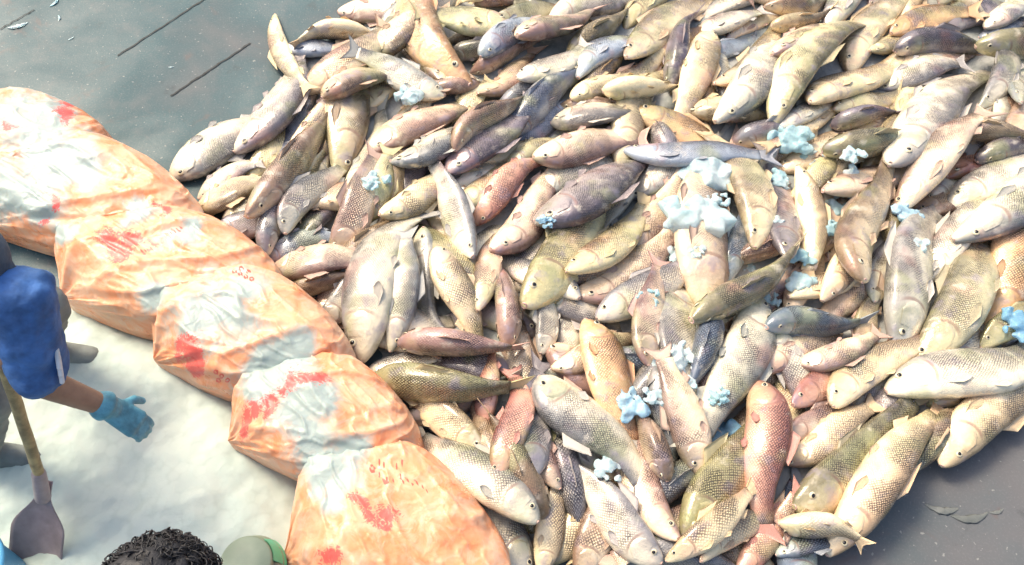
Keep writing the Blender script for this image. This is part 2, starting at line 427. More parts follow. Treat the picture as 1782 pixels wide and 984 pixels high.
    for sd in (1, -1):
        if sd < 0 and FV[10, 2] > .8: continue
        fin('pectoral_fin', 0, [(.255 + .012 * t, -D * .26 - D * .05 * t) for t in rs], [(.34 + .045 * math.sin(t * math.pi) + .03 * (1 - t), -D * .20 - D * .20 * t) for t in rs], sd * ux * .72, sd * ux * (1.02), .0015)
        fin('pelvic_fin', 0, [(.47 + .01 * t, -D * .40 - D * .03 * t) for t in rs], [(.54 + .03 * math.sin(t * math.pi) + .02 * (1 - t), -D * .40 - D * .14 * t) for t in rs], sd * ux * .45, sd * ux * .75, .0015)
    # ---- gill cover: shallow shell over the cheek on each visible side
    for sd in (1, -1):
        if sd < 0 and FV[10, 2] > .8: continue
        VV = []; n1, n2 = 8, 9
        for i in range(n1):
            for j in range(n2):
                t = i / (n1 - 1); q = j / (n2 - 1) * 2 - 1
                s_ = .115 + t * (.128 * math.sqrt(max(0, 1 - (q * .85) ** 2)) + .005)
                y_ = (q * .62 - .08) * D / 2 * prof(s_, D_K)
                rel = y_ / (D / 2 * prof(s_, D_K)); zz = Th / 2 * prof(s_, T_K) * math.sqrt(max(0, 1 - rel ** 2)) ** .75
                lift = .0022 * math.sin(min(1, t * 1.0) * math.pi * .5) + .0006
                VV.append((s_, y_, sd * (zz + lift * (1 if t < .99 else -.6))))
        VV = np.array(VV); V = mp(VV[:, 0], VV[:, 1], VV[:, 2])
        gc = part('gill_cover', V, grid_faces(n1, n2, False), M_FISH)
        a = gc.data.attributes.new('dors', 'FLOAT', 'POINT'); a.data.foreach_set('value', (np.clip(VV[:, 1] / (D / 2) + .05, -1, 1)).astype(np.float32))
        # eye
        se, ye = .085, .20 * D / 2 * 1.0 - .02 * D
        ze = Th / 2 * prof(se, T_K) * math.sqrt(max(0, 1 - (ye / (D / 2 * prof(se, D_K))) ** 2)) * .97
        ra = max(.007, D * .072)
        def dome(rad, h, zo, nn=10):
            VV = []
            for i in range(5):
                ph = i / 4 * math.pi / 2
                for j in range(nn):
                    a_ = j / nn * 2 * math.pi
                    VV.append((se + rad * math.cos(ph) * math.cos(a_) / (L * .93), ye + rad * math.cos(ph) * math.sin(a_), sd * (ze + zo + h * math.sin(ph))))
            VV = np.array(VV); return mp(VV[:, 0], VV[:, 1], VV[:, 2]), grid_faces(5, nn, True)
        V, F = dome(ra, ra * .5, -ra * .12); ey = part('eye', V, F, M_EYE)
        V, F = dome(ra * .58, ra * .25, ra * .25); part('pupil', V, F, M_PUPIL, ey)
    # ---- lips: a small ring at the snout
    VV = []; n1, n2 = 12, 6; mo = 1 if r.random() < .55 else 1.7
    R1y, R1z = D * .030 * mo, Th * .11; rr = D * .013 + .0008
    for i in range(n1):
        a_ = i / n1 * 2 * math.pi
        for j in range(n2):
            b_ = j / n2 * 2 * math.pi
            VV.append((.000 + rr * math.sin(b_) / L, droop[0] - .01 * D + (R1y + rr * math.cos(b_)) * math.cos(a_), (R1z + rr * math.cos(b_)) * math.sin(a_)))
    VV = np.array(VV); V = mp(VV[:, 0], VV[:, 1], VV[:, 2]); F = grid_faces(n1, n2, True) + [((n1 - 1) * n2 + j, (n1 - 1) * n2 + (j + 1) % n2, (j + 1) % n2, j) for j in range(n2)]
    lp = part('lips', V, F, M_LIP)
    VV = [(.001, droop[0] - .01 * D + R1y * math.cos(i / 12 * 2 * math.pi), R1z * math.sin(i / 12 * 2 * math.pi)) for i in range(12)] + [(-.006, droop[0] - .01 * D, 0)]
    VV = np.array(VV); V = mp(VV[:, 0], VV[:, 1], VV[:, 2]); part('mouth', V, [(i, (i + 1) % 12, 12) for i in range(12)], M_MOUTH, lp)
    return root

# head x, head y, tail x, tail y, width (photo measure), colour, pose (s side, b back up, u belly up), layer
CAT = """
470 28 528 165 36 C s 3
645 58 508 70 36 C u 2
530 160 640 82 58 T s 2
775 148 615 92 52 L s 2
562 172 665 140 42 T s 1
428 272 508 146 62 L s 2
300 312 428 236 68 G s 1
505 238 562 168 38 P s 3
428 372 580 180 60 T b 3
345 368 470 318 44 C s 2
345 345 450 280 38 G s 1
498 335 556 276 32 C u 2
488 402 580 300 52 G s 2
600 315 605 175 78 T s 0
615 335 672 180 48 L s 2
580 445 628 340 60 P s 2
472 470 610 462 55 P s 3
492 518 625 474 38 T b 2
462 445 490 330 42 G b 1
372 400 520 400 50 D s 0
556 565 630 490 50 L s 1
588 22 700 8 44 P s 1
642 102 770 22 50 T s 1
655 62 800 -15 58 L s 0
795 150 745 20 78 E s 0
885 48 765 30 50 Y s 2
783 95 880 70 36 D b 2
835 92 950 42 46 B s 2
905 98 1010 42 44 P s 3
900 138 1010 85 42 W s 3
850 38 980 15 42 O s 1
955 45 1075 5 52 G s 1
988 112 1095 18 40 Y b 2
838 172 925 95 40 T s 2
1078 92 1210 12 60 T s 3
1000 135 1100 70 46 B s 2
1035 155 1135 100 44 P s 1
997 175 1110 130 40 C s 2
1050 165 1165 158 40 C u 2
1085 50 1160 -25 46 Y s 1
1162 155 1205 20 40 D b 2
1243 50 1186 205 60 C s 3
1120 118 1200 70 42 E s 0
1252 150 1350 55 50 C s 2
1240 215 1392 95 72 L s 2
1192 208 1300 205 46 C s 1
1335 215 1495 20 66 Y s 3
1345 45 1450 20 32 C b 3
1345 95 1450 45 42 P s 2
1425 60 1500 -20 48 G s 1
1405 178 1575 92 50 C s 2
1465 120 1580 -20 60 C s 1
1515 85 1600 60 32 Y s 2
1545 52 1690 14 46 E s 3
1555 86 1690 82 48 D b 2
1565 128 1680 95 42 T s 1
1625 60 1745 20 50 D s 0
1525 155 1640 125 46 G s 1
1700 82 1850 88 54 O b 3
1712 50 1790 15 34 W s 2
1548 275 1680 145 88 W s 3
1450 188 1570 160 40 O s 1
1445 220 1560 198 36 D b 1
1648 226 1800 238 42 C b 3
1695 270 1840 285 48 D b 2
1700 200 1750 100 48 G s 2
1755 175 1810 90 50 L s 1
648 265 822 160 54 P s 4
785 255 915 168 42 T b 3
870 240 992 142 56 B b 2
785 302 880 215 60 D s 2
865 172 950 140 40 G b 2
690 298 800 240 46 G s 1
662 376 778 302 52 C s 3
828 448 762 295 58 L s 4
826 388 938 275 50 R s 3
795 360 920 280 50 Y s 1
885 295 960 250 36 O s 1
862 440 935 342 64 P s 3
928 278 1090 242 60 P s 3
925 345 1090 275 60 W s 1
938 402 1118 290 72 D s 4
960 228 1125 190 42 W s 1
1072 292 1120 190 60 C s 1
1105 180 1305 285 56 E s 2
1085 262 1340 278 42 B s 4
1090 350 1200 285 60 G s 2
918 540 1000 395 88 Y s 2
990 475 1105 378 58 Y s 3
1095 445 1165 340 62 P s 2
1038 560 1185 468 66 G s 3
1010 525 1145 425 70 P s 2
1010 515 930 470 52 G s 1
944 614 948 505 40 W s 3
1022 558 1072 695 74 E s 4
1122 636 1134 530 56 P s 3
962 645 1050 610 50 T s 1
612 630 690 430 88 L s 2
728 415 762 575 62 L s 2
765 430 812 550 60 C s 1
685 600 705 480 56 G s 2
690 592 905 606 50 P b 4
625 634 750 625 44 G s 2
640 668 905 680 66 Y b 4
885 605 868 440 44 P b 2
828 540 870 400 46 T s 2
815 560 780 470 60 Y s 0
870 836 905 645 56 R s 3
918 830 935 650 60 D s 2
940 900 718 750 78 L s 4
840 790 748 700 60 C s 1
925 1000 790 850 76 G s 1
843 740 850 660 40 R s 1
935 658 1085 805 84 L s 4
1080 840 975 740 70 G s 1
1152 978 985 812 74 L s 3
1176 936 1072 715 74 P s 2
1166 838 1105 720 46 T b 3
1216 826 1155 615 68 P s 3
1085 800 1062 705 44 R s 1
945 1000 965 880 52 C s 2
1000 1010 1065 885 70 T s 1
975 850 925 760 44 P s 1
1190 945 1300 770 88 Y s 1
1160 978 1318 850 54 C s 3
1326 652 1332 935 84 R s 4
1325 520 1232 755 88 L s 3
1180 490 1195 730 72 W s 1
1216 545 1245 345 92 P s 2
1326 428 1270 280 68 C s 3
1372 450 1345 275 60 D s 1
1400 285 1416 490 54 C s 3
1208 560 1395 425 56 O b 4
1334 562 1505 556 52 B b 4
1372 515 1440 490 44 C s 1
1434 528 1500 410 52 C s 2
1490 486 1534 292 70 T s 3
1545 602 1602 435 84 W s 4
1612 490 1684 362 60 W s 3
1562 352 1665 240 64 P s 3
1435 335 1530 300 52 P s 1
1434 266 1550 248 50 O b 2
1650 350 1810 300 60 W s 2
1668 420 1810 335 80 G s 3
1650 305 1740 285 42 R s 1
1592 375 1680 345 42 T s 1
1600 650 1685 430 90 O s 1
1715 580 1765 440 84 E s 0
1700 600 1810 555 54 Y s 1
1545 688 1800 612 88 W s 4
1438 698 1600 590 68 C s 2
1632 805 1815 660 84 C s 2
1440 962 1635 705 86 C s 3
1385 885 1590 705 90 O s 1
1358 812 1515 715 62 C s 2
1325 650 1450 585 52 P s 1
1375 700 1500 630 62 R s 1
1362 765 1470 705 48 P s 0
1355 908 1445 925 46 C u 3
1290 1000 1350 915 54 R s 1
1350 965 1480 935 42 B s 0
1215 970 1310 905 52 T s 1
1500 735 1580 670 50 D s 0
1395 640 1500 600 46 P s 2
1745 245 1810 180 50 T s 0
"""
fishes = []
for i, ln in enumerate(CAT.strip().splitlines()):
    a = ln.split(); hx, hy, tx, ty, wp = map(float, a[:5])
    Lp = math.hypot(tx - hx, ty - hy); mn_ = 3.3 * wp
    if Lp < mn_: tx, ty = hx + (tx - hx) * mn_ / Lp, hy + (ty - hy) * mn_ / Lp
    fishes.append(dict(h=(hx, hy), t=(tx, ty), w=wp, c=a[5], pose=a[6], lay=int(a[7]), seed=1000 + i, n=i))
# rough cover of the pile and extra fish in what is left bare
PILE = np.array([(330, 330), (345, 285), (430, 215), (480, 160), (500, 60), (600, 60), (600, -40), (1820, -40), (1820, 690), (1640, 800), (1450, 950), (1380, 1010),
                 (900, 1010), (700, 750), (620, 620), (480, 480)], float)
gx, gy = np.meshgrid(np.arange(300, 1830, 10), np.arange(-40, 1020, 10))
ins = np.zeros(gx.shape, bool)
for i in range(len(PILE)):
    a = PILE[i]; b = PILE[(i + 1) % len(PILE)]
    ins ^= ((a[1] > gy) != (b[1] > gy)) & (gx < (b[0] - a[0]) * (gy - a[1]) / (b[1] - a[1] + 1e-12) + a[0])
cov = np.zeros(gx.shape, bool)
def cover(f, k=.80):
    (hx, hy), (tx, ty) = f['h'], f['t']; e = np.array([tx - hx, ty - hy]); L2 = e @ e
    t = ((gx - hx) * e[0] + (gy - hy) * e[1]) / L2; dd = np.abs((gx - hx) * -e[1] + (gy - hy) * e[0]) / math.sqrt(L2)
    return (t > 0) & (t < 1.05) & (dd < f['w'] / 2 * k * np.interp(np.clip(t, 0, 1), S_K, D_K))
for f in fishes: cov |= cover(f)
fr = random.Random(5)
for k in range(126):
    best = None
    left = ins & ~cov; ys, xs = np.nonzero(left)
    if len(xs) < 60: break
    for _ in range(26):
        j = fr.randrange(len(xs)); cx, cy = gx[ys[j], xs[j]], gy[ys[j], xs[j]]
        ang = fr.gauss(-38, 38) if fr.random() < .75 else fr.uniform(0, 180)
        ang = R(ang + (180 if fr.random() < .3 else 0)); sc = 1 + (cy - 492) / 1500
        Lq = 165 * sc * fr.uniform(.8, 1.15); dx, dy = math.cos(ang) * Lq / 2, math.sin(ang) * Lq / 2
        g = dict(h=(cx - dx, cy - dy), t=(cx + dx, cy + dy), w=48 * sc * fr.uniform(.85, 1.15), lay=-1, seed=5000 + k, n=1000 + k,
                 pose='s' if fr.random() < .75 else 'b', c=fr.choice('CPGTGDLLCPPYTB'))
        cc = cover(g); sco = (cc & left).sum() - 4.0 * (cc & ~ins).sum()
        if best is None or sco > best[0]: best = (sco, g, cc)
    if best[0] < 4: break
    cov |= best[2]; fishes.append(best[1])
fishes.sort(key=lambda f: (f['lay'], f['n']))
print('fish', len(fishes))
for f in fishes:
    rr = random.Random(f['seed'] + 3)
    f.update(place(*f['h'], *f['t'], f['w'], f['pose'], f['seed'], max(-.3, min(.3, rr.gauss(0, .11)))))

LAND = [((1095, 705), 'the sky-blue ice lump'), ((1380, 238), 'the pale round ice lump'), ((1578, 368), 'the small blue ice ball'),
        ((1326, 790), 'the large coral-red fish'), ((1415, 558), 'the slate-blue scaled fish'), ((1020, 350), 'the big dark purple fish'),
        ((770, 672), 'the horizontal olive-scaled fish'), ((1665, 650), 'the big pale fish at the right edge'), ((1570, 530), 'the broad white head-down fish'),
        ((495, 90), 'the narrow cream fish on the dark floor'), ((1200, 232), 'the orange-flanked fish'), ((925, 195), 'the blue-black fish'),
        ((1745, 85), 'the green-brown fish in the top right corner'), ((1610, 210), 'the broad greenish white fish'), ((1215, 125), 'the upright cream scaled fish'),
        ((1232, 450), 'the large rosy head-down fish'), ((1540, 840), 'the long cream fish on the lower right edge'), ((830, 830), 'the grey fish against the lowest sack'),
        ((650, 530), 'the scaly fish beside the middle sack'), ((360, 275), 'the speckled fish at the left tip'), ((882, 335), 'the red-backed fish'),
        ((1050, 425), 'the mustard yellow fish'), ((1070, 895), 'the grey scaled fish at the bottom edge'), ((505, 270), 'the long tan fish near the upper sacks'),
        ((710, 215), 'the rosy grey slanting fish'), ((1415, 120), 'the long yellow cream fish'), ((1620, 33), 'the orange tan fish near the top'),
        ((960, 110), 'the whitish fish near the top'), ((690, 40), 'the top edge behind the cream fish')]
def where(a, b):
    dx, dy = a[0] - b[0], a[1] - b[1]; ang = math.degrees(math.atan2(-dy, dx)) % 360
    return ['right of', 'above right of', 'above', 'above left of', 'left of', 'below left of', 'below', 'below right of'][int((ang + 22.5) // 45) % 8]
def heading(f):
    dx, dy = f['h'][0] - f['t'][0], f['h'][1] - f['t'][1]; ang = math.degrees(math.atan2(-dy, dx)) % 360
    return ['right', 'upper right', 'top', 'upper left', 'left', 'lower left', 'bottom', 'lower right'][int((ang + 22.5) // 45) % 8]
taken = {}; self_land = set()
for L_i, (p, nm) in enumerate(LAND):      # the landmark fish describe themselves
    if 'fish' not in nm.split('the ', 1)[1].split(' near')[0] or 'edge behind' in nm: continue
    c = [f for f in fishes if f['lay'] >= 1 and 'own' not in f]
    f = min(c, key=lambda f: math.hypot((f['h'][0] + f['t'][0]) / 2 - p[0], (f['h'][1] + f['t'][1]) / 2 - p[1]))
    f['own'] = nm[4:] + ', head to the ' + heading(f); f['lm'] = L_i
for f in sorted(fishes, key=lambda f: -f['lay']):
    if 'own' in f: f['label'] = f['own']; taken[f['label']] = f; continue
    m = ((f['h'][0] + f['t'][0]) / 2, (f['h'][1] + f['t'][1]) / 2)
    ps = {'s': '', 'b': ' back-up', 'u': ' belly-up'}[f['pose']]
    near = sorted(LAND, key=lambda l: math.hypot(l[0][0] - m[0], l[0][1] - m[1]))
    lab = None
    for l in near[:6]:
        q = ('half-buried ' if f['lay'] < 0 else '') + f"{CNAME[f['c']]}{ps} fish, head {heading(f)}, {where(m, l[0])} {l[1]}"
        if len(q.split()) > 16: q = q.replace(ps, '').replace('half-buried ', 'buried ')
        if len(q.split()) > 16: q = q.replace('buried ', '').replace(' beige', '')
        if len(q.split()) > 16: q = q.replace(', head ', ', ')
        if len(q.split()) > 16: q = q.replace('the ', '')
        if q not in taken: lab = q; break
    if lab is None: lab = q.replace('fish', 'other fish', 1)
    f['label'] = lab; taken[lab] = f
for f in fishes: build_fish(f, f['label'])

# slush under the fish
cp = [tuple(at(*p)[:2]) for p in PILE * .94 + np.array([1050, 470]) * .06]
def slush_z(x, y, s):
    v = Vector((x, y, 3)); return min(.018, max(s, -.1) * .2) + mn.fractal(v * 14, .9, 2, 3) * .008 - .004
sl = sheet('slush', cp, slush_z, M_SLUSH, .025); tag(sl, 'wet grey ice slush seen in the gaps under the fish heap', 'slush', kind='stuff')

# ------------------------------------------------------------------ ice lumps
def lump(px, py, rp, mat, label, seed, flat=.7, jag=.25):
    p0 = at(px, py, .1); iy, ix = hidx(np.array([p0[0]]), np.array([p0[1]]))
    z = float(Hf[iy, ix][0]); p = at(px, py, z + .01)
    rad = rp / F_PX * np.linalg.norm(p - np.array([0, 0, CAM_H]))
    import bmesh
    r = random.Random(seed); bm = bmesh.new()
    for k in range(17):      # a clump of frozen-together angular chips
        a, q = r.uniform(0, 6.283), rad * 1.15 * math.sqrt(r.random()); c = Vector((q * math.cos(a), q * math.sin(a) * r.uniform(.6, 1), r.uniform(-.25, .05) * rad)); sz = rad * r.uniform(.42, .75) * (1.1 - .4 * q / rad) * r.choice((.5, .8, 1, 1.1))
        vs = [bm.verts.new(c + Vector((r.gauss(0, 1), r.gauss(0, 1), r.gauss(0, .5))).normalized() * sz * r.uniform(.75, 1.1)) for _ in range(13)]
        res = bmesh.ops.convex_hull(bm, input=vs); bmesh.ops.delete(bm, geom=list({g for g in res['geom_interior'] if isinstance(g, bmesh.types.BMVert)}), context='VERTS')
    bmesh.ops.bevel(bm, geom=list(bm.edges), offset=rad * .03, segments=1, affect='EDGES')
    me = bpy.data.meshes.new('ice_lump'); bm.to_mesh(me); bm.free(); me.materials.append(mat)
    o = bpy.data.objects.new('ice_lump', me); m_ = o.modifiers.new('melt', 'REMESH'); m_.voxel_size = rad * .07; m_.use_smooth_shade = True; m_ = o.modifiers.new('soft', 'SMOOTH'); m_.iterations = 5; col.objects.link(o); o.location = p
    tag(o, label, 'ice', 'lumps of ice among the fish')
LUMPS = [(1382, 240, 30, 0, 'pale round ice lump at the right end of the blue-grey fish'),
         (1095, 702, 31, 1, 'sky-blue ice lump between the orange tan fish and the fish below'),
         (1575, 366, 20, 1, 'small blue ice ball above the white head-down fish'),
         (1205, 375, 52, 0, 'broad melting ice patch above the large rosy head-down fish'),
         (1168, 445, 24, 0, 'ice lump squeezed left of the large rosy head-down fish'),
         (1470, 350, 34, 0, 'pale ice between the two upright fish right of centre'),
         (1252, 765, 40, 1, 'light blue ice left of the large coral-red fish'),
         (1175, 628, 32, 0, 'turquoise white ice above the pink head-down fish'),
         (1395, 492, 22, 0, 'small clear ice lump above the slate-blue scaled fish'),
         (1350, 318, 24, 0, 'ice lump under the right end of the blue-grey fish'),
         (652, 312, 20, 0, 'small ice lump among grey fish near the third sack'),
         (715, 160, 22, 0, 'shiny ice under the grey pink fish in the upper left'),
         (1395, 445, 22, 0, 'ice lump left of the lower end of the upright cream fish'),
         (1480, 268, 18, 0, 'small ice piece beside the olive head at upper right'),
         (1585, 420, 22, 0, 'grey white ice just above the broad white head-down fish'),
         (1772, 560, 24, 1, 'blue ice cut by the right edge of the picture'),
         (1060, 815, 22, 0, 'greenish ice between the two scaled fish at bottom centre'),
         (1230, 305, 40, 0, 'turquoise ice sheet just below the blue-grey fish'),
         (950, 385, 14, 1, 'tiny blue ice piece at the snout of the dark purple fish')]
NAMED = [(1130, 520, 'tiny ice chip beside the tail of the grey fish at centre'), (1300, 470, 'small ice chip right of the large rosy head-down fish'), (1445, 395, 'small ice chip above the cream head-down fish near centre right'),
         (1350, 395, 'ice chip between the two upright fish below the blue-grey fish'), (1250, 690, 'turquoise chip above the ice beside the coral-red fish'), (1190, 665, 'turquoise chip just below the turquoise white ice'),
         (1215, 430, 'pale chip on the shoulder of the large rosy head-down fish'), (1490, 300, 'ice chip right of the olive head at upper right'), (1140, 690, 'pale chip just right of the sky-blue ice lump'),
         (1250, 350, 'turquoise chip below the middle of the blue-grey fish'), (1415, 270, 'ice chip just below the pale round ice lump'), (1340, 520, 'clear chip at the snout of the slate-blue scaled fish')]
for x, y, lb in NAMED: LUMPS.append((x, y, 17, 0, lb))
for i, (x, y, r_, k, lb) in enumerate(LUMPS): lump(x, y, r_, M_LUMPB if k else M_LUMP, lb, i * 3.7)
def scrap(px, py, ln, ang, label):
    p = at(px, py, .0); VV = []; r = random.Random(px)
    a = R(ang)
    for i in range(9):
        t = i / 8; x = (t - .5) * ln; c_ = .3 * ln * (t - .5) ** 2 * 2
        for j in range(8):
            b = j / 8 * 2 * math.pi; rr = ln * .11 * math.sin(math.pi * min(.97, max(.03, t))) ** .6 * (1 + .3 * r.uniform(-1, 1))
            q = (x, c_ + rr * math.cos(b), rr * .5 + rr * .55 * math.sin(b))
            VV.append((p[0] + q[0] * math.cos(a) - q[1] * math.sin(a), p[1] + q[0] * math.sin(a) + q[1] * math.cos(a), q[2] + .001))
    o = mesh('ice_scrap', VV, grid_faces(9, 8, True) + [tuple(range(8)), tuple(range(64, 72))[::-1]], M_LUMP, None, True, p)
    tag(o, label, 'ice', 'ice scraps on the bare floor')
    if px > 1500: o.data.materials[0] = M_SLUSHY; o.scale.z = .4
scrap(32, 48, .10, 25, 'curved ice scrap at the upper left edge of the dark floor')
scrap(97, 6, .07, 70, 'topmost ice scrap at the top left of the dark floor')
scrap(104, 32, .05, 110, 'ice scrap just below the topmost one on the dark floor')
scrap(125, 68, .035, 50, 'faint small ice speck above the uppermost sack')
scrap(287, 300, .03, 20, 'tiny ice speck between the sacks and the speckled fish')
scrap(298, 118, .03, 10, 'tiny ice speck on the floor between the two dark joints')
for i, (x, y, l, a) in enumerate([(1640, 890, .11, -8), (1690, 905, .13, 4), (1735, 893, .06, 12)]):
    scrap(x, y, l, a, ['left flat ice scrap on the bare lower right floor', 'largest flat ice scrap on the bare lower right floor', 'rightmost small ice scrap on the bare lower right floor'][i])

# ------------------------------------------------------------------ orange sacks
def sack_material():
    m, N, L, P = new_mat('orange_film')
    geo = nd(N, 'ShaderNodeNewGeometry'); pos = geo.outputs['Position']
    at_ = nd(N, 'ShaderNodeAttribute', attribute_name='paint'); sp = nd(N, 'ShaderNodeSeparateColor'); L.new(at_.outputs['Color'], sp.inputs[0])
    n1 = noise_(N, L, 7, 4, .6, pos, .6); n2 = noise_(N, L, 16, 4, .6, pos, 1.2); n6 = noise_(N, L, 38, 4, .65, pos, 2.5)
    c = mixc(N, L, ramp(N, L, n1.outputs['Fac'], .36, .64), (.72, .28, .13), (.70, .40, .25))
    c = mixc(N, L, ramp(N, L, n2.outputs['Fac'], .46, .68, 0, .6), c, (.66, .47, .34))
    wv = math_(N, L, 'ADD', sp.outputs[0], math_(N, L, 'MULTIPLY', math_(N, L, 'SUBTRACT', n2.outputs['Fac'], .5), .9))
    c = mixc(N, L, ramp(N, L, wv, .18, .80), c, (.35, .415, .39))
    rv = math_(N, L, 'ADD', sp.outputs[1], math_(N, L, 'MULTIPLY', math_(N, L, 'SUBTRACT', n6.outputs['Fac'], .5), 2.2))
    c = mixc(N, L, ramp(N, L, rv, .38, .70, 0, .9), c, (.72, .10, .09))
    c = mixc(N, L, ramp(N, L, sp.outputs[2], .35, .6), c, (.60, .10, .07))
    L.new(c, P.inputs['Base Color']); L.new(ramp(N, L, n1.outputs['Fac'], .3, .7, .25, .5), P.inputs['Roughness'])
    P.inputs['Specular IOR Level'].default_value = .3; P.inputs['Coat Weight'].default_value = .08; P.inputs['Subsurface Weight'].default_value = .25; P.inputs['Subsurface Radius'].default_value = (.05, .025, .012); P.inputs['Subsurface Scale'].default_value = .8
    wvt = noise_(N, L, 55, 3, .6, pos, 2.)
    nv_ = noise_(N, L, 5, 3, .6, pos); mv = nd(N, 'ShaderNodeVectorMath', operation='MULTIPLY_ADD'); L.new(nv_.outputs['Color'], mv.inputs[0]); mv.inputs[1].default_value = (.22, .22, .22); L.new(pos, mv.inputs[2])
    ve = nd(N, 'ShaderNodeTexVoronoi', feature='DISTANCE_TO_EDGE'); ve.inputs['Scale'].default_value = 11; L.new(mv.outputs[0], ve.inputs['Vector'])
    b0 = bump(N, L, ramp(N, L, ve.outputs['Distance'], 0, .2, 1, 0), .16, .008)
    b1 = bump(N, L, n2.outputs['Fac'], .25, .012, b0); L.new(bump(N, L, wvt.outputs['Fac'], .25, .004, b1), P.inputs['Normal'])
    return m
M_SACK = sack_material()
M_TIE = plain('sack_tie', (.55, .25, .12), .5, .2, 60)
WHITE = [(60, 210, 60), (20, 330, 45), (90, 290, 55), (130, 285, 45), (60, 350, 35), (232, 368, 24), (110, 400, 18), (330, 400, 26), (390, 535, 52), (345, 560, 40), (268, 510, 26),
         (425, 500, 34), (480, 630, 42), (445, 665, 36), (505, 600, 30), (530, 700, 45), (545, 760, 42), (612, 790, 34), (560, 815, 36), (600, 840, 28), (510, 640, 30), (580, 870, 24)]
RED = [(114, 172, 12), (112, 200, 12), (20, 230, 8), (72, 378, 10), (92, 342, 9), (200, 427, 22), (232, 421, 16), (262, 432, 9), (275, 372, 9), (272, 355, 7), (330, 606, 17), (325, 625, 10),
       (428, 742, 12), (432, 722, 12), (445, 705, 12), (465, 692, 14), (490, 678, 13), (520, 668, 17), (545, 665, 15), (478, 712, 9), (632, 878, 13), (640, 900, 9), (672, 895, 20), (672, 920, 12),
       (575, 972, 16), (660, 905, 16), (590, 958, 9)]
GLY = []   # small printed marks: (cx, cy, rx, ry, ring?)
for x, y in ((250, 438), (261, 433), (272, 427), (282, 419), (291, 411), (301, 404), (312, 398)): GLY.append((x, y, 5, 4.5, 1))
for x, y, k in ((648, 816, 1), (660, 826, 0), (671, 836, 1), (684, 836, 0), (697, 830, 0), (706, 838, 1), (722, 842, 1), (735, 848, 0), (743, 852, 0)): GLY.append((x, y, 5, 6, k))
for x, y in ((408, 473), (418, 477), (428, 482), (438, 486), (420, 468), (432, 473)): GLY.append((x, y, 4, 3.5, 1))
for x, y in ((376, 648), (386, 655), (396, 662), (380, 662)): GLY.append((x, y, 4, 4, 1))
for x, y in ((660, 805), (668, 810), (690, 812), (700, 806)): GLY.append((x, y, 3, 7, 0))
